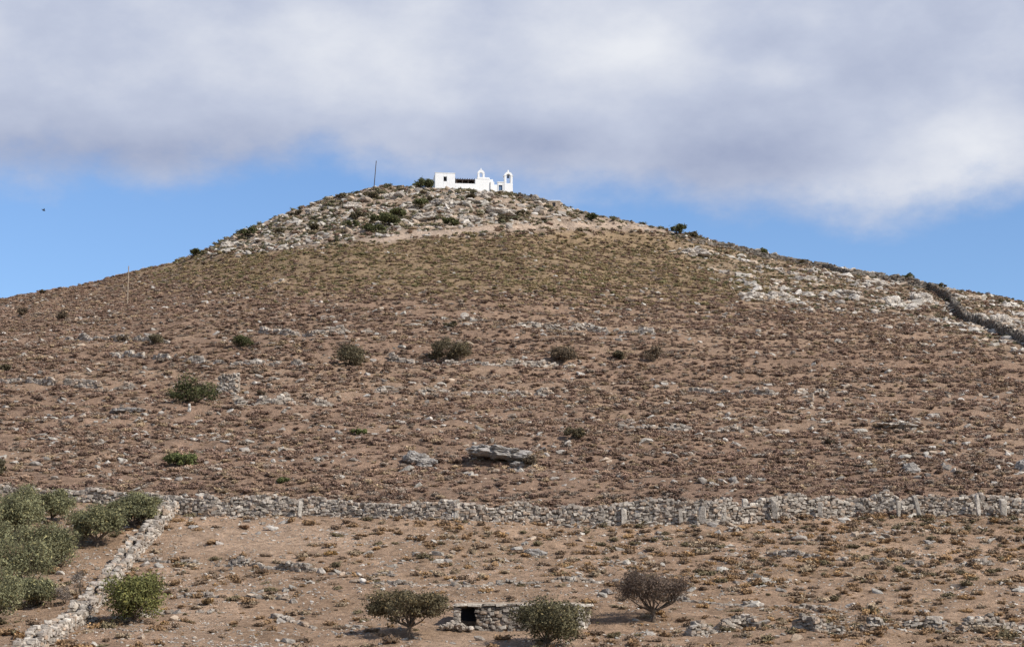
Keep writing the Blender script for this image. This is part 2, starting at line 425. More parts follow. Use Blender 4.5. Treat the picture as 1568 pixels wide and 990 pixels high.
STC = [(.44, .385, .325), (.37, .315, .265), (.50, .445, .38), (.42, .32, .24), (.30, .26, .22)]
def sc(): return STC[rng.choice(5, p=[.30, .25, .15, .18, .12])]
def stone_run(B_, p0, p1, zb, zt, th, ch=.18, ln=(.14, .48), both=True, bright=1.):
    """courses of stones between p0 and p1 (xy); zb/zt callables of (x,y)"""
    d = Vector((p1[0]-p0[0], p1[1]-p0[1])); Ln = d.length
    if Ln < .01: return
    d.normalize(); nrm = Vector((-d.y, d.x)); ang = math.atan2(d.y, d.x)
    for side in ((-1, 1) if both else (-1,)):
        k_ = 0
        while True:
            s_ = -random.random()*.3; done = True
            while s_ < Ln:
                l_ = random.uniform(*ln); cx = p0[0]+d.x*(s_+l_/2); cy = p0[1]+d.y*(s_+l_/2)
                b0 = zb(cx, cy); t0 = zt(cx, cy)
                zc = b0-.1+ch*(k_+.5)+random.gauss(0, ch*.14)
                if zc-ch*.4 < t0:
                    done = False
                    hh = ch*random.uniform(.85, 1.65)
                    off = side*(th/2-.16)+random.gauss(0, .05)
                    stone(B_, (cx+nrm.x*off, cy+nrm.y*off, zc), (l_*1.15, random.uniform(.34, .46), hh), ang, np.array(sc())*bright, .15)
                s_ += l_
            k_ += 1
            if done or k_ > 18: break
def core(B_, pts, zb, zt, w, tint=(.16, .13, .11)):
    n_ = len(pts); V = []
    for i, p in enumerate(pts):
        a = pts[max(i-1, 0)]; b_ = pts[min(i+1, n_-1)]; d = Vector((b_[0]-a[0], b_[1]-a[1])).normalized(); nn = Vector((-d.y, d.x))*w/2
        z0 = zb(*p)-.4; z1 = zt(*p)
        V += [(p[0]-nn.x, p[1]-nn.y, z0), (p[0]+nn.x, p[1]+nn.y, z0), (p[0]+nn.x, p[1]+nn.y, z1), (p[0]-nn.x, p[1]-nn.y, z1)]
    Fc = []
    for i in range(n_-1):
        a = i*4
        for j in range(4):
            q = (j+1) % 4; Fc += [(a+j, a+q, a+4+q), (a+j, a+4+q, a+4+j)]
    Fc += [(0, 1, 2), (0, 2, 3)]; e = (n_-1)*4; Fc += [(e, e+2, e+1), (e, e+3, e+2)]
    B_.add(np.array(V), np.array(Fc), np.array(tint))
def hz(x, y): return float(hgt(x, y))
def wall_px(name, pxs, hts, th, step=2.5, ch=.18, ln=(.14, .48), bright=1., rag=.3, uprights=(), do_core=True):
    P = [pix(*q) for q in pxs]; B_ = Batch()
    pts = []; hs = []
    for i in range(len(P)-1):
        Ln = (P[i+1]-P[i]).xy.length; n_ = max(1, int(Ln/step))
        for j in range(n_): f_ = j/n_; pts.append(tuple((P[i].xy*(1-f_)+P[i+1].xy*f_))); hs.append(hts[i]*(1-f_)+hts[i+1]*f_)
    pts.append(tuple(P[-1].xy)); hs.append(hts[-1])
    pa = np.array(pts)
    def H(x, y):
        i = int(np.argmin((pa[:, 0]-x)**2+(pa[:, 1]-y)**2)); return hs[i]
    zt = lambda x, y: hz(x, y)+H(x, y)*(1+rag*2*(float(vn(x*.9, y*.9, 77))-.5))-(rag > 1)*.1
    ztc = lambda x, y: hz(x, y)+H(x, y)*.74
    for a, b_ in zip(pts[:-1], pts[1:]): stone_run(B_, a, b_, hz, zt, th, ch, ln, bright=bright)
    if do_core: core(B_, pts, hz, ztc, th*.5)
    for (uu, hh, ww) in uprights:
        q = pix(uu, float(np.interp(uu, [a[0] for a in pxs], [a[1] for a in pxs])))
        stone(B_, (q.x, q.y-th*.45, q.z+hh/2-.05), (ww, .28, hh), random.gauss(0, .1), (.47, .42, .36), .09)
    for p in pts:
        for _ in range(9 if do_core else 1):
            a_, b_ = p[0]+rng.normal()*1.2, p[1]-abs(rng.normal())*.7-th*.4; s_ = .1+.3*rng.random()**2
            stone(B_, (a_, b_, hz(a_, b_)+s_*.2), (s_*1.4, s_, s_*.8), rng.random()*6, np.array(sc())*bright, .3, ROCKS[rng.integers(9)])
    return B_.build(name, (M_stone,))
ups = [(1105, 1.8, .65), (1140, 1.7, .5), (1185, 1.7, .4), (1075, 1.3, .55), (1403, 1.6, .35), (1496, 1.65, .3), (955, 1.35, .4), (1042, 1.1, .3), (1255, 1.25, .35), (700, 1.1, .3), (1375, 1.2, .3), (460, 1.1, .3), (1535, 1.3, .55)]
wall_px('dry_stone_wall', [(255, 786), (330, 789), (500, 789), (700, 795), (820, 800), (950, 803), (1100, 801), (1300, 790), (1568, 790), (1720, 790)], [1.3, 1.2, 1.1, 1.1, 1.2, 1.4, 1.45, 1.35, 1.3, 1.3], .75, bright=.98, uprights=ups)
wall_px('dry_stone_wall', [(-110, 762), (0, 763), (100, 766), (180, 770), (252, 778)], [.75, .8, .75, .7, .8], .65, bright=.95)
wall_px('dry_stone_wall', [(262, 788), (238, 815), (208, 845), (190, 868), (170, 895), (135, 938), (95, 970), (30, 1015)], [1.0, .85, .8, .85, .8, .85, .8, .8], .95, bright=1.08)
wall_px('dry_stone_wall', [(1060, 371), (1100, 378), (1180, 396), (1260, 411), (1300, 421), (1350, 427), (1380, 434), (1425, 444), (1442, 452), (1458, 462), (1470, 482), (1500, 497), (1540, 515), (1600, 540)], [.5, .7, .8, .8, .8, .9, 1.1, 1.1, 1.1, 1.2, 1.2, 1.1, 1.1, 1.1], .7, step=2., ch=.3, ln=(.35, .8), bright=.5)
wall_px('dry_stone_wall', [(795, 303), (815, 307), (842, 313)], [.7, .8, .7], .6, ch=.3, bright=.45)
for pts_, hh in [([(205, 860), (300, 862), (400, 868), (520, 878), (640, 884)], .22), ([(560, 893), (700, 897), (800, 893), (930, 892)], .12),
                 ([(250, 915), (340, 913), (440, 918)], .16), ([(420, 945), (470, 958), (560, 960)], .18), ([(1060, 972), (1140, 960), (1250, 966), (1380, 962), (1460, 968), (1600, 962)], .32),
                 ([(1000, 915), (1100, 925), (1230, 930), (1330, 935)], .12), ([(1180, 850), (1300, 858), (1450, 866), (1600, 862)], .18), ([(120, 955), (150, 948), (240, 940), (330, 935)], .14)]:
    wall_px('terrace_stone_row', pts_, [hh]*len(pts_), .5, ch=.16, rag=2., ln=(.12, .4), bright=.85, do_core=False)
for pts_, hh in [([(560, 600), (700, 604), (840, 606)], .32), ([(90, 520), (180, 522), (260, 526)], .35), ([(400, 510), (480, 514), (600, 512)], .32), ([(780, 500), (900, 506), (1000, 512)], .32),
                 ([(1040, 600), (1180, 606), (1300, 600)], .3), ([(0, 585), (90, 590), (200, 596)], .32), ([(360, 618), (420, 618), (510, 622)], .4), ([(170, 545), (300, 556), (470, 560)], .3), ([(600, 552), (760, 560), (900, 562)], .3), ([(950, 655), (1080, 662), (1200, 660)], .3)]:
    wall_px('terrace_stone_row', pts_, [hh]*len(pts_), .5, ch=.22, rag=2., ln=(.25, .7), bright=1., do_core=False)

# ------------------------------------------------------------------ boulders
def boulder(name, u_, v_, wpx, hpx, tilt=0, lift=.0, seed=1, depth=.6, tint=(.44, .40, .36)):
    p = pix(u_, v_); s_ = mpp(p); w_, h_ = wpx*s_, hpx*s_
    bm = bmesh.new(); bmesh.ops.create_icosphere(bm, subdivisions=5, radius=.5)
    for q in bm.verts:
        c = q.co.copy(); c = Vector([math.copysign(abs(a)**.75, a) for a in c])
        k3 = Vector((c.x*max(1, w_/h_*.45), c.y, c.z))
        f1 = mnoise.noise(k3*2.3+Vector((seed*3.1, 0, 0))); f2 = mnoise.noise(k3*6+Vector((0, seed*2.7, 0))); f3 = mnoise.noise(k3*14+Vector((0, 0, seed)))
        c *= 1+.42*f1+.28*abs(f2)+.10*f3
        q.co = Vector((c.x*w_, c.y*w_*depth, c.z*h_*1.15))
    bmesh.ops.triangulate(bm, faces=bm.faces)
    V = np.array([q.co[:] for q in bm.verts]); Fc = np.array([[q.index for q in f.verts] for f in bm.faces]); bm.free()
    R_ = np.array(Matrix.Rotation(tilt, 3, 'Y')); V = V @ R_.T+np.array([p.x, p.y, p.z+h_*.25+lift])
    b_ = Batch(); b_.add(V, Fc, np.array(tint)); return b_.build(name, (M_stone,), smooth=False)
for i, a in enumerate([(768, 706, 76, 13, .13, .45, 1), (742, 697, 36, 9, .2, .2, 2), (640, 708, 34, 13, .25, .15, 3), (655, 712, 24, 10, 0, 0, 33), (800, 716, 30, 9, 0, 0, 34), (1395, 722, 20, 12, 0, 0, 4), (1062, 390, 34, 9, 0, 0, 5), (1195, 456, 22, 9, 0, 0, 6), (1145, 456, 30, 8, -.1, 0, 7),
                       (1410, 462, 24, 14, 0, 0, 8), (1362, 466, 18, 12, 0, 0, 9), (1345, 437, 24, 7, 0, 0, 10), (1375, 653, 44, 5, 0, 0, 11), (1115, 645, 22, 6, 0, 0, 12), (195, 630, 40, 6, 0, 0, 13),
                       (1530, 495, 22, 14, 0, 0, 14), (1500, 490, 18, 10, 0, 0, 15), (820, 850, 26, 10, .2, 0, 16), (712, 486, 10, 7, 0, 0, 17), (1240, 430, 18, 7, 0, 0, 18), (1430, 639, 14, 6, 0, 0, 19), (740, 302, 24, 9, 0, 0, 20), (600, 305, 24, 9, 0, 0, 21),
                       (480, 326, 18, 8, 0, 0, 22), (350, 378, 18, 8, 0, 0, 23), (770, 328, 34, 8, .1, 0, 24), (650, 335, 30, 8, -.1, 0, 25), (720, 338, 26, 7, 0, 0, 26), (540, 318, 22, 8, 0, 0, 27), (680, 312, 24, 7, 0, 0, 28), (1575, 720, 26, 18, 0, 0, 29), (1300, 452, 28, 7, 0, 0, 30)]):
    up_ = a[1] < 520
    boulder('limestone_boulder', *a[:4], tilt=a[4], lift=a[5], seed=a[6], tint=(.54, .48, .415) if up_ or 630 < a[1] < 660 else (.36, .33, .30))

# ------------------------------------------------------------------ trees and bushes
def tube(B_, a, b_, r0, r1, c, mi, n_=6):
    a = Vector(a); b_ = Vector(b_); d = (b_-a).normalized(); q = d.to_track_quat('Z', 'Y').to_matrix()
    V = []
    for p, r_ in ((a, r0), (b_, r1)):
        for i in range(n_): t_ = 6.2832*i/n_; V.append((p+q @ Vector((math.cos(t_)*r_, math.sin(t_)*r_, 0)))[:])
    Fc = []
    for i in range(n_): j = (i+1) % n_; Fc += [(i, j, n_+j), (i, n_+j, n_+i)]
    B_.add(np.array(V), np.array(Fc), c, mi)
def tree(name, u_, vb, W, H, trunk, leafc, nl=5000, ls=.16, nclump=16, D=None, lean=(0, 0), asp=.4, flat=0., bark=(.12, .09, .07), crad=None, fill=.4, cs=.19):
    """W,H,trunk in photo pixels at the tree's own distance"""
    p = pix(u_, vb); s_ = mpp(p); W *= s_; H *= s_; trunk *= s_; D = W*.9 if D is None else D*s_
    r = np.random.default_rng(int(u_*7+vb*13) % 100000); rd = random.Random(int(u_*3+vb))
    B_ = Batch(); base = p-Vector((0, 0, .1)); zc = (trunk+H)/2; rz = (H-trunk)/2
    cr = crad*s_ if crad else min(W, (H-trunk)*1.3)*cs
    lx, ly = lean[0]*s_, lean[1]*s_
    fork = base+Vector((lx*.3+rd.gauss(0, .05), 0, max(trunk*.8, .12)))
    tr = max(.03, W*.026)
    bc = np.array(bark)
    mid = (base+fork)/2+Vector((rd.gauss(0, .04)*H, rd.gauss(0, .03), 0))
    tube(B_, base, mid, tr*1.35, tr*1.05, bc, 1, 8); tube(B_, mid, fork, tr*1.05, tr*.85, bc, 1, 8)
    for k_ in range(nclump):
        ph = r.random()*6.283; ct = r.random()*1.9-.9; st = math.sqrt(max(0, 1-ct*ct)); rad = (.25+.85*r.random()**.6)
        c = Vector((math.cos(ph)*st*rad*(W/2-cr*.7), math.sin(ph)*st*rad*(D/2-cr*.5), zc+ct*min(rad, 1)*max(rz-cr*.6, .05)))
        c += Vector((lx*(c.z/H), ly*(c.z/H), 0)); c = base+c
        if k_ < 12:
            m1 = fork.lerp(c, .5)+Vector((rd.gauss(0, .06)*W, rd.gauss(0, .06)*W, -.04*H))
            tube(B_, fork, m1, tr*.6, tr*.33, bc, 1, 5); tube(B_, m1, c, tr*.33, tr*.10, bc, 1, 4)
        rr_ = cr*(.45+1.05*r.random())
        for _ in range(5):
            e = c+Vector(r.normal(size=3)).normalized()*rr_*1.15; tube(B_, c, e, tr*.12, tr*.04, bc, 1, 3)
        n_ = int(nl/nclump*(rr_/cr)**2)
        d = r.normal(size=(n_, 3)); d /= np.linalg.norm(d, axis=1)[:, None]
        spr = r.normal(size=(12, 3)); spr /= np.linalg.norm(spr, axis=1)[:, None]
        pick = spr[r.integers(0, 12, n_)]; isp = r.random((n_, 1)) < .25
        d = np.where(isp, pick+r.normal(size=(n_, 3))*.3, d)
        rad = rr_*(fill+(1.0-fill)*r.random((n_, 1))**.8)*np.where(isp, .9+.6*r.random((n_, 1)), 1.)
        P = np.array(c)+d*rad*np.array([1.15, 1.1, .85-.2*flat])
        V, Fc = leafcloud(P, d, ls, asp, r)
        tone = .7+.6*r.random()
        cl = np.array(leafc)*tone*(.6+.8*r.random((n_, 1)))*np.where(r.random((n_, 1)) < .12, np.array([[1.6, 1.45, 1.25]]), 1.)
        B_.add(V, Fc, np.repeat(cl, 4, 0), 0)
    return B_.build(name, (M_leaf, M_bark))
OL = (.205, .20, .11)
for (a, b_, w_, h_, t_) in [(35, 802, 84, 60, 10), (78, 799, 68, 54, 10), (148, 838, 90, 68, 14), (208, 808, 76, 56, 12), (8, 838, 108, 90, 16), (72, 872, 98, 78, 14), (20, 908, 128, 96, 16), (-20, 965, 124, 100, 14), (50, 930, 60, 52, 8), (-30, 860, 90, 80, 12), (182, 806, 48, 42, 8)]:
    tree('olive_tree', a, b_, w_, h_, t_, OL, nl=9500, ls=.18, nclump=34, asp=.36, cs=.165)
tree('almond_tree', 205, 954, 96, 82, 10, (.165, .165, .06), nl=10000, ls=.16, nclump=40, asp=.5, cs=.17)
tree('hawthorn_tree', 628, 978, 132, 80, 26, (.145, .12, .07), nl=12000, ls=.14, nclump=44, flat=.8, asp=.5, cs=.18)
tree('hawthorn_tree', 840, 992, 108, 82, 12, (.13, .115, .065), nl=11500, ls=.14, nclump=44, asp=.5, cs=.16)
tree('leafless_hawthorn_tree', 1000, 952, 122, 90, 22, (.155, .115, .09), nl=12500, ls=.13, nclump=46, asp=.32, fill=.15, cs=.17)
tree('bare_shrub', 125, 918, 46, 50, 3, (.26, .215, .18), nl=1800, ls=.13, nclump=14, asp=.18, fill=.1)
tree('bare_shrub', 100, 925, 30, 34, 3, (.26, .215, .18), nl=1100, ls=.13, nclump=10, asp=.18, fill=.1)
G1 = (.095, .10, .045); G2 = (.125, .105, .065); G3 = (.15, .115, .08); G4 = (.135, .15, .06)
for (a, b_, w_, h_, c_) in [(373, 533, 34, 23, G1), (538, 561, 42, 36, G2), (692, 553, 64, 38, G2), (668, 552, 34, 16, G2), (235, 528, 38, 20, G2), (185, 523, 20, 11, G3), (865, 555, 42, 26, G3), (946, 550, 24, 17, G2), (1002, 554, 32, 29, G3),
                            (298, 618, 76, 50, G1), (268, 615, 28, 18, G1), (278, 713, 48, 24, G4), (553, 666, 28, 12, G4), (880, 673, 34, 20, G2), (815, 716, 28, 24, G3), (430, 738, 20, 10, G4), (-2, 728, 24, 32, G2), (35, 485, 20, 16, G3), (95, 490, 20, 16, G3), (688, 503, 26, 13, G2), (12, 568, 20, 14, G2),
                            (640, 318, 28, 16, G1), (592, 346, 50, 23, G1), (575, 357, 34, 18, G1), (545, 337, 30, 16, G2), (542, 349, 24, 14, G1), (690, 346, 30, 15, G1), (385, 363, 34, 16, G1), (302, 392, 26, 13, G1), (565, 305, 30, 14, G2), (770, 340, 22, 12, G2), (905, 337, 26, 11, G1),
                            (1035, 358, 38, 16, G1), (1060, 364, 22, 10, G2), (1165, 391, 28, 10, G1), (1388, 431, 32, 13, G1), (1440, 441, 18, 8, G2), (525, 303, 22, 8, G2), (455, 330, 22, 9, G2), (720, 303, 18, 8, G2), (800, 330, 26, 9, G2), (612, 331, 32, 14, G1), (1230, 405, 20, 8, G2), (1540, 465, 24, 9, G2), (68, 449, 16, 7, G2),
                            (430, 357, 18, 9, G2), (660, 308, 22, 8, G2), (480, 352, 20, 10, G2), (400, 605, 18, 9, G3), (1270, 680, 16, 9, G3), (505, 850, 24, 8, (.34, .22, .10)), (265, 860, 18, 8, (.26, .17, .10)), (375, 810, 20, 8, (.30, .18, .11)), (400, 878, 26, 9, (.32, .23, .16)), (320, 925, 24, 12, (.32, .22, .12))]:
    tree('bush', a, b_, w_, h_, 1.5, c_, nl=1900 if w_ < 42 else 4500, ls=.18 if b_ > 400 else .26, nclump=10 if w_ < 42 else 20, asp=.6, fill=.4)
tree('windswept_tree', 640, 291, 34, 18, 5, (.10, .11, .055), nl=2600, ls=.24, nclump=14, lean=(10, 0), asp=.6)
tree('windswept_tree', 654, 291, 16, 20, 6, (.10, .11, .06), nl=1200, ls=.24, nclump=8, lean=(5, 0), asp=.6)

# ------------------------------------------------------------------ box helpers
def obj_bm(name, bm, mat, parent):
    me = bpy.data.meshes.new(name); bm.to_mesh(me); bm.free(); me.materials.append(mat)
    ob = bpy.data.objects.new(name, me); scene.collection.objects.link(ob); ob.parent = parent; return ob
def box(name, x0, x1, y0, y1, z0, z1, mat, parent, bev=.05):
    bm = bmesh.new(); bmesh.ops.create_cube(bm, size=1)
    for q in bm.verts: q.co = Vector(((x0+x1)/2+q.co.x*(x1-x0), (y0+y1)/2+q.co.y*(y1-y0), (z0+z1)/2+q.co.z*(z1-z0)))
    if bev: bmesh.ops.bevel(bm, geom=bm.edges, offset=bev, segments=2, affect='EDGES')
    return obj_bm(name, bm, mat, parent)
def arch(name, xc, ro, ri, y0, y1, zs, mat, parent, n_=16, pointed=1.):
    bm = bmesh.new(); rows = []
    for i in range(n_+1):
        t_ = math.pi*i/n_; c, s_ = math.cos(t_), math.sin(t_)
        rows.append([bm.verts.new((xc+c*r_, y, zs+s_*r_*(pointed if r_ == ro else 1))) for r_, y in ((ri, y0), (ro, y0), (ro, y1), (ri, y1))])
    for a, b_ in zip(rows[:-1], rows[1:]):
        for j in range(4): bm.faces.new((a[j], a[(j+1) % 4], b_[(j+1) % 4], b_[j]))
    bm.faces.new(rows[0]); bm.faces.new(rows[-1][::-1]); bmesh.ops.recalc_face_normals(bm, faces=bm.faces)
    return obj_bm(name, bm, mat, parent)

# ------------------------------------------------------------------ chapel
d = raydir(666, 291); t = 337.6/d[1]
cz = d[2]*t; k = .1180
CH = bpy.data.objects.new('whitewashed_chapel', None); scene.collection.objects.link(CH)
CH.location = (d[0]*t, 337.6, cz); CH.rotation_euler = (0, 0, math.radians(7))
X1 = 31*k; H1 = 27*k
box('house_front_left', 0, 1.55, 0, .4, -2, H1, M_plaster, CH, .03)
box('house_front_right', 2.15, X1, 0, .4, -2, H1, M_plaster, CH, .03)
box('house_front_sill', 1.552, 2.148, .003, .397, -2, 1.7, M_plaster, CH, 0)
box('house_front_head', 1.552, 2.148, .003, .397, 2.6, H1-.004, M_plaster, CH, 0)
box('house_body', .003, X1-.003, .45, 5, -2, H1-.01, M_plaster, CH, .03)
box('window_recess', 1.5, 2.2, .41, .44, 1.6, 2.7, M_dark, CH, 0)
box('house_parapet', -.05, X1+.05, -.05, .45, H1+.003, H1+.12, M_plaster, CH, .03)
box('courtyard_wall', X1+.01, 62*k, .05, .4, -2, 12*k, M_plaster, CH, .04)
box('pergola_roof', X1+.02, 62*k, .6, 4.2, 18.5*k, 20*k, M_wood, CH, .02)
for i in range(9): box('pergola_beam_%d' % i, X1+.1+i*.43, X1+.2+i*.43, .3, 4.3, 20*k+.003, 20*k+.1, M_wood, CH, 0)
for i in range(4): box('pergola_post_%d' % i, X1+.3+i*1.05, X1+.42+i*1.05, .62, .74, 0, 18.5*k-.003, M_wood, CH, 0)
box('courtyard_shadow_wall', X1+.02, 62*k-.02, 4.6, 4.9, -1, 17*k, M_wood, CH, 0)  # dark panel stands in for the shadow under the pergola
NX0, NX1 = 62*k+.01, 90*k
box('nave_body', NX0, NX1, .2, 7, -2, 20*k, M_plaster, CH, .06)
box('nave_step', NX0+.35, NX1-.6, .18, 1.0, 20*k-.1, 23*k, M_plaster, CH, .08)
bx = 71.5*k
box('small_belfry_pier_l', bx-.66, bx-.28, .25, .85, 22.5*k, 28.5*k, M_plaster, CH, .04)
box('small_belfry_pier_r', bx+.28, bx+.66, .25, .85, 22.5*k, 28.5*k, M_plaster, CH, .04)
arch('small_belfry_arch', bx, .66, .29, .25, .85, 28.5*k, M_plaster, CH, pointed=1.15)
box('small_belfry_finial', bx-.09, bx+.09, .45, .62, 28.5*k+.7, 28.5*k+1.1, M_plaster, CH, .02)
box('nave_buttress', NX1-.5, NX1+.2, .0, .19, -2, 16*k, M_plaster, CH, .04)
gx0, gx1 = NX1+.01, 107*k
box('gate_wall_l', gx0, 97*k, .05, .45, -2, 11.5*k, M_plaster, CH, .04)
box('gate_pier', 97*k+.005, 98.5*k, -.0, .5, -2, 15*k, M_plaster, CH, .03)
box('gate_door', 98.5*k+.005, 104.5*k-.005, .2, .3, -1.4, 11*k, M_door, CH, 0)
box('gate_pier_r', 104.5*k, gx1-.01, -.0, .5, -2, 15*k, M_plaster, CH, .03)
box('gate_lintel', 98.5*k+.005, 104.5*k-.005, .003, .497, 11*k+.005, 15*k-.003, M_plaster, CH, 0)
box('gate_cornice', 96.5*k, gx1-.01, -.06, .56, 15*k+.003, 16.3*k, M_plaster, CH, .03)
tx0, tx1 = 107*k, 120.5*k; tc_ = (tx0+tx1)/2; hw = (tx1-tx0)/2
box('bell_tower_base', tx0, tx1, -.1, 1.1, -2.4, 14*k, M_plaster, CH, .05)
box('bell_tower_pier_l', tx0+.03, tc_-.36, -.05, 1.05, 14*k-.05, 26*k, M_plaster, CH, .04)
box('bell_tower_pier_r', tc_+.36, tx1-.03, -.05, 1.05, 14*k-.05, 26*k, M_plaster, CH, .04)
arch('bell_tower_arch', tc_, hw-.03, .37, -.05, 1.05, 26*k, M_plaster, CH, pointed=.95)
box('bell_tower_cornice_l', tx0-.08, tc_-.38, -.1, 1.1, 25.6*k, 26.6*k, M_plaster, CH, .02)
box('bell_tower_cornice_r', tc_+.38, tx1+.08, -.1, 1.1, 25.6*k, 26.6*k, M_plaster, CH, .02)
box('bell_tower_finial', tc_-.12, tc_+.12, .4, .62, 26*k+hw-.12, 26*k+hw+.4, M_plaster, CH, .03)
bm = bmesh.new(); bmesh.ops.create_cone(bm, cap_ends=True, segments=14, radius1=.24, radius2=.09, depth=.4)
for q in bm.verts: q.co += Vector((tc_, .5, 25.5*k))
obj_bm('bell', bm, M_dark, CH)
box('bell_yoke', tc_-.37, tc_+.37, .45, .55, 25.5*k+.203, 25.5*k+.28, M_wood, CH, 0)

p = pix(848, 316); SH = bpy.data.objects.new('stone_shed', None); scene.collection.objects.link(SH); SH.location = p
box('shed_walls', -1.0, 1.1, 0, 2, -1, .95, M_earth, SH, .06)
box('shed_roof', -1.1, 1.2, -.08, 2.1, .955, 1.1, M_plaster, SH, .03)
box('shed_doorway', -.25, .3, -.02, -.004, -.2, .7, M_dark, SH, 0)

# poles
def pole(u_, vb, vt, r_, tilt, mat):
    p = pix(u_, vb); H = (vb-vt)*mpp(p); E = bpy.data.objects.new('utility_pole', None); scene.collection.objects.link(E); E.location = p; E.rotation_euler = (0, tilt, 0)
    bm = bmesh.new(); bmesh.ops.create_cone(bm, cap_ends=True, segments=10, radius1=r_, radius2=r_*.7, depth=H+.6)
    for q in bm.verts: q.co.z += H/2-.3
    obj_bm('pole_shaft', bm, mat, E)
    box('insulator_bracket', -.05, .1, -r_-.06, -r_-.003, H-.35, H-.27, mat, E, 0)
pole(572, 296, 245, .09, math.radians(4), M_wood)
pole(195, 468, 406, .09, 0, M_earth)

# ruined enclosure beside the big bush, and marker cairn
p = pix(345, 603); s_ = mpp(p); B_ = Batch(); q = (p.x-8*s_, p.y); q2 = (p.x+16*s_, p.y-.3)
zb = lambda x, y: hz(x, y)
stone_run(B_, q, q2, zb, lambda x, y: p.z+1.9, .7); stone_run(B_, q2, (q2[0]-.4, q2[1]+3), zb, lambda x, y: p.z+2., .7)
stone_run(B_, (q[0], q[1]+3), (q2[0]-.4, q2[1]+3), zb, lambda x, y: p.z+2.2, .6)
B_.build('ruined_stone_hut', (M_stone,))
p = pix(290, 630); B_ = Batch()
for i in range(4): stone(B_, (p.x, p.y, p.z+.05+i*.2), (.32-.04*i, .3-.03*i, .24), i, (.6, .57, .52), .1)
B_.build('marker_cairn', (M_stone,))

# ------------------------------------------------------------------ field hut
HT = bpy.data.objects.new('stone_field_hut', None); scene.collection.objects.link(HT)
p = hut_p; s_ = mpp(p); gx = lambda uu: p.x+(uu-800)*s_
zr = p.z+(964-926)*s_; yf = p.y
B_ = Batch(); fl = lambda a: (lambda x, y: a)
low_z = lambda x, y: hz(x, y)-.15
stone_run(B_, (gx(734), yf), (gx(884), yf), low_z, fl(zr-.16), .6, ch=.15, ln=(.14, .36), bright=.66)  # front courses tinted darker, their shade is put into the stone colour
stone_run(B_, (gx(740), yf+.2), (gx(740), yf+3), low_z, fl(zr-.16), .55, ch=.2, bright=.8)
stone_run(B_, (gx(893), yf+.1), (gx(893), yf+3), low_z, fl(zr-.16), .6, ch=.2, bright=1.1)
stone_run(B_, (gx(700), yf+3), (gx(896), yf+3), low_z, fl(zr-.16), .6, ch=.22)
core(B_, [(gx(737), yf), (gx(882), yf)], low_z, fl(zr-.12), .4)
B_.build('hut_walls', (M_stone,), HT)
B_ = Batch()
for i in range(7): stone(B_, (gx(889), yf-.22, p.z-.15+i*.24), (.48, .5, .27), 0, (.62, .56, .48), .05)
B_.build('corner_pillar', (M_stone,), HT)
B_ = Batch()
for i in range(9):
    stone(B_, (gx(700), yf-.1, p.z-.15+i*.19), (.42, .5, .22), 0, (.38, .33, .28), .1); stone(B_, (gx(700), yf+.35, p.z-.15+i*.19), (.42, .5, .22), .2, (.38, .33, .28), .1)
for i in range(70): 
    a = rng.normal()*.45; stone(B_, (gx(698)+a, yf-.5-rng.random()*.7, 0), (.15+.28*rng.random(),)*3, rng.random()*6, (.42, .36, .30), .3, ROCKS[rng.integers(9)]); B_.V[-1][:, 2] += hz(gx(698)+a, yf-.8)+.12+.3*rng.random()*math.exp(-a*a*3)
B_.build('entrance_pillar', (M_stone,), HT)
B_ = Batch(); xx = gx(694)
while xx < gx(905):
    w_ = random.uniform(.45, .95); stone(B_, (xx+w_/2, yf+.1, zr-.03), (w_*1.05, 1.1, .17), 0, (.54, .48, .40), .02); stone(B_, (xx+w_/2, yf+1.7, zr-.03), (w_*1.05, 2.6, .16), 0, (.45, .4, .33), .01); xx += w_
B_.build('roof_slabs', (M_stone,), HT)
bm = bmesh.new(); bmesh.ops.create_grid(bm, x_segments=40, y_segments=20, size=.5)
for q in bm.verts:
    ex = min(1, (.5-abs(q.co.x))*12, (.5-abs(q.co.y))*8)
    q.co = Vector(((gx(697)+gx(905))/2+q.co.x*(gx(903)-gx(699)), yf+1.5+q.co.y*3.3, zr+.02+.12*ex+.05*mnoise.noise(Vector((q.co.x*14, q.co.y*9, 0)))))
obj_bm('earth_roof', bm, M_earth, HT)
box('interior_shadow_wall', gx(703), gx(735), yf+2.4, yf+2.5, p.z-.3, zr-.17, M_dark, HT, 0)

# ------------------------------------------------------------------ bird
d = raydir(67, 322); t = 200/d[1]
bm = bmesh.new(); bmesh.ops.create_icosphere(bm, subdivisions=2, radius=1)
for q in bm.verts: q.co = Vector((q.co.x*.2, q.co.y*.08, q.co.z*.07))
for sgn in (-1, 1):
    a = [bm.verts.new(c) for c in ((.1, 0, .03), (-.1, 0, .03), (-.12, sgn*.14, .1), (-.16, sgn*.22, .2), (.02, sgn*.15, .12))]
    bm.faces.new((a[0], a[1], a[2], a[4])); bm.faces.new((a[4], a[2], a[3]))
tl = [bm.verts.new(c) for c in ((-.17, .03, 0), (-.17, -.03, 0), (-.28, -.05, 0), (-.28, .05, 0))]; bm.faces.new(tl)
E = obj_bm('bird', bm, M_dark, None); E.location = (d[0]*t, 200, d[2]*t); E.rotation_euler = (0, 0, .9)

# ------------------------------------------------------------------ light
SUN = Vector((.84, -.54, 0)).normalized(); el = math.radians(40)
sd = Vector((SUN.x*math.cos(el), SUN.y*math.cos(el), math.sin(el)))
l = bpy.data.lights.new('sun', 'SUN'); l.energy = 5.0; l.angle = math.radians(.5); l.color = (1, .95, .87)
lo = bpy.data.objects.new('sun', l); scene.collection.objects.link(lo); lo.rotation_euler = (-sd).to_track_quat('-Z', 'Y').to_euler()

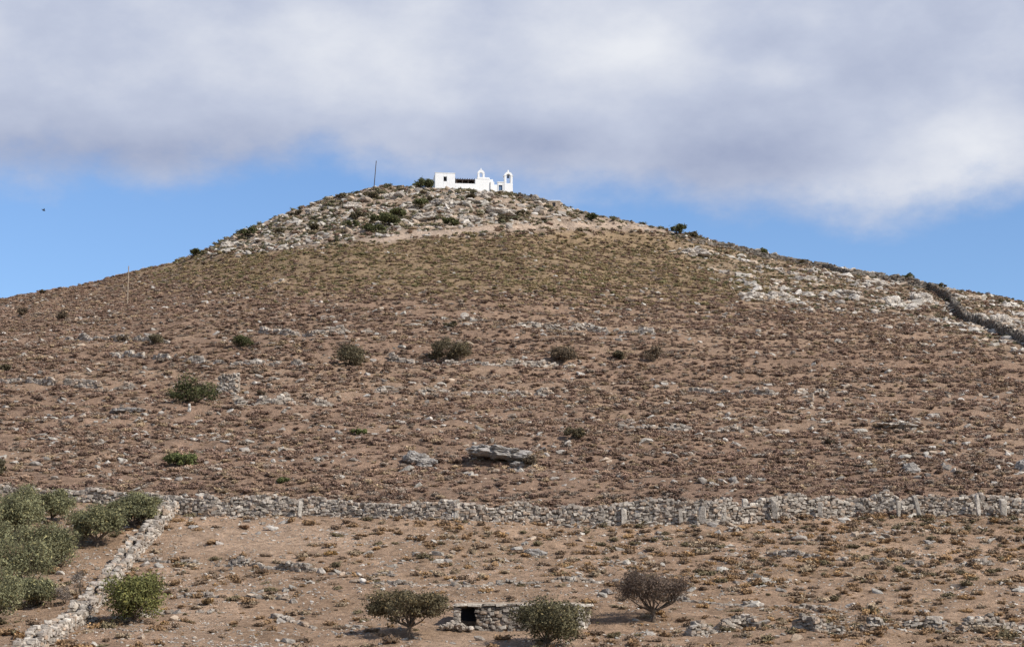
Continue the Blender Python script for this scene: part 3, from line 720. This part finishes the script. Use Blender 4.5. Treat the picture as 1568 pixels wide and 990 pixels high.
# ------------------------------------------------------------------ sky with cloud deck
W = bpy.data.worlds.new('World'); scene.world = W; W.use_nodes = True
nt = W.node_tree; N = nt.nodes; L = nt.links; BG = N['Background']; BG.inputs['Strength'].default_value = .1
st = N.new('ShaderNodeTexSky'); st.sky_type = 'NISHITA'; st.sun_disc = False; st.sun_elevation = el; st.sun_rotation = math.atan2(SUN.x, SUN.y)
st.dust_density = .3; st.ozone_density = 2.5; st.air_density = 1.0
tc = N.new('ShaderNodeTexCoord'); g_ = tc.outputs['Generated']
sx = N.new('ShaderNodeSeparateXYZ'); L.new(g_, sx.inputs[0])
az = mth(N, L, 'ARCTAN2', sx.outputs[0], sx.outputs[1]); ev = mth(N, L, 'ARCSINE', sx.outputs[2])
def azel(u_, v_):
    d = raydir(u_, v_); d = d/np.linalg.norm(d); return math.atan2(d[0], d[1]), math.asin(d[2])
edge = [(-100, 275), (0, 272), (120, 276), (250, 288), (340, 268), (430, 252), (490, 240), (560, 258), (640, 285), (720, 300), (830, 308), (900, 300), (1000, 303), (1100, 325), (1250, 335), (1380, 348), (1450, 335), (1520, 305), (1600, 280), (1700, 270)]
rp = N.new('ShaderNodeValToRGB'); rp.color_ramp.interpolation = 'EASE'
A0, A1, E0, E1 = -.32, .32, .15, .35
els = rp.color_ramp.elements
for i, (a, b_) in enumerate(edge):
    aa, ee = azel(a, b_); pos = (aa-A0)/(A1-A0); val = (ee-E0)/(E1-E0)
    e = els[i] if i < 2 else els.new(min(1, max(0, pos)))
    e.position = min(1, max(0, pos)); e.color = (val, val, val, 1)
L.new(maprange(N, L, az, A0, A1, 0, 1), rp.inputs[0])
ed = maprange(N, L, rp.outputs[0], 0, 1, E0, E1)
mp = N.new('ShaderNodeVectorMath'); mp.operation = 'MULTIPLY'; L.new(g_, mp.inputs[0]); mp.inputs[1].default_value = (1, 1, 1.7)
nz1 = mk_noise(N, L, 7, 5, .5, mp.outputs[0]); nz2 = mk_noise(N, L, 18, 8, .58, mp.outputs[0]); nz3 = mk_noise(N, L, 3.0, 4, .5, mp.outputs[0])
dd = mth(N, L, 'SUBTRACT', ev, ed)
dd = mth(N, L, 'ADD', dd, mth(N, L, 'MULTIPLY', mth(N, L, 'SUBTRACT', nz2, .5), .06))
mask = N.new('ShaderNodeMapRange'); mask.interpolation_type = 'SMOOTHSTEP'; L.new(dd, mask.inputs[0])
mask.inputs[1].default_value = -.014; mask.inputs[2].default_value = .024; mask.inputs[3].default_value = 0; mask.inputs[4].default_value = 1
brk = mth(N, L, 'MULTIPLY', maprange(N, L, ev, .40, .75, 0, 1), maprange(N, L, nz3, .42, .58, .95, .25))
mk = mth(N, L, 'MULTIPLY', mask.outputs[0], mth(N, L, 'SUBTRACT', 1., brk))
br = mth(N, L, 'MULTIPLY', mth(N, L, 'SUBTRACT', nz1, .5), .95)
br = mth(N, L, 'ADD', br, mth(N, L, 'MULTIPLY', mth(N, L, 'SUBTRACT', nz2, .5), .7))
br = mth(N, L, 'ADD', br, .44)
for (a, b_, su, sv, am) in [(520, 90, 210, 75, .42), (960, 70, 150, 60, .50), (1190, 115, 70, 28, .32), (1480, 225, 110, 50, .44), (1350, 290, 140, 40, .22), (230, 130, 160, 60, .18), (60, 60, 180, 70, .05), (90, 235, 200, 40, -.28), (330, 235, 160, 35, -.14), (800, 215, 140, 45, -.30), (1130, 245, 190, 40, -.34), (1340, 120, 140, 50, -.18), (740, 40, 80, 50, -.14), (1540, 60, 130, 50, .08)]:
    aa, ee = azel(a, b_)
    q1 = mth(N, L, 'POWER', mth(N, L, 'ABSOLUTE', mth(N, L, 'DIVIDE', mth(N, L, 'SUBTRACT', az, aa), su/F)), 2)
    q2 = mth(N, L, 'POWER', mth(N, L, 'ABSOLUTE', mth(N, L, 'DIVIDE', mth(N, L, 'SUBTRACT', ev, ee), sv/F)), 2)
    ex = mth(N, L, 'EXPONENT', mth(N, L, 'MULTIPLY', mth(N, L, 'ADD', q1, q2), -1.))
    br = mth(N, L, 'ADD', br, mth(N, L, 'MULTIPLY', ex, am))
cr_ = N.new('ShaderNodeValToRGB'); e = cr_.color_ramp.elements
e[0].position = 0; e[0].color = (*lin((156, 167, 196)), 1); e[1].position = 1; e[1].color = (*lin((232, 235, 242)), 1)
q = e.new(.5); q.color = (*lin((193, 201, 221)), 1)
L.new(br, cr_.inputs[0])
sc_ = N.new('ShaderNodeVectorMath'); sc_.operation = 'SCALE'; L.new(cr_.outputs[0], sc_.inputs[0]); L.new(maprange(N, L, ev, .37, .65, 10, 4.5), sc_.inputs['Scale'])
tn = N.new('ShaderNodeVectorMath'); tn.operation = 'MULTIPLY'; L.new(st.outputs[0], tn.inputs[0]); tn.inputs[1].default_value = (1.12, 1.28, 1.52)
L.new(mixc(N, L, mk, tn.outputs[0], sc_.outputs[0]), BG.inputs['Color'])

# ------------------------------------------------------------------ camera
cam = bpy.data.cameras.new('camera'); cam.sensor_width = 36; cam.lens = 18/math.tan(math.radians(15)); cam.clip_start = .5; cam.clip_end = 12000
co = bpy.data.objects.new('camera', cam); scene.collection.objects.link(co); co.location = (0, 0, 0); co.rotation_euler = (math.pi/2+PIT, 0, 0)
scene.camera = co
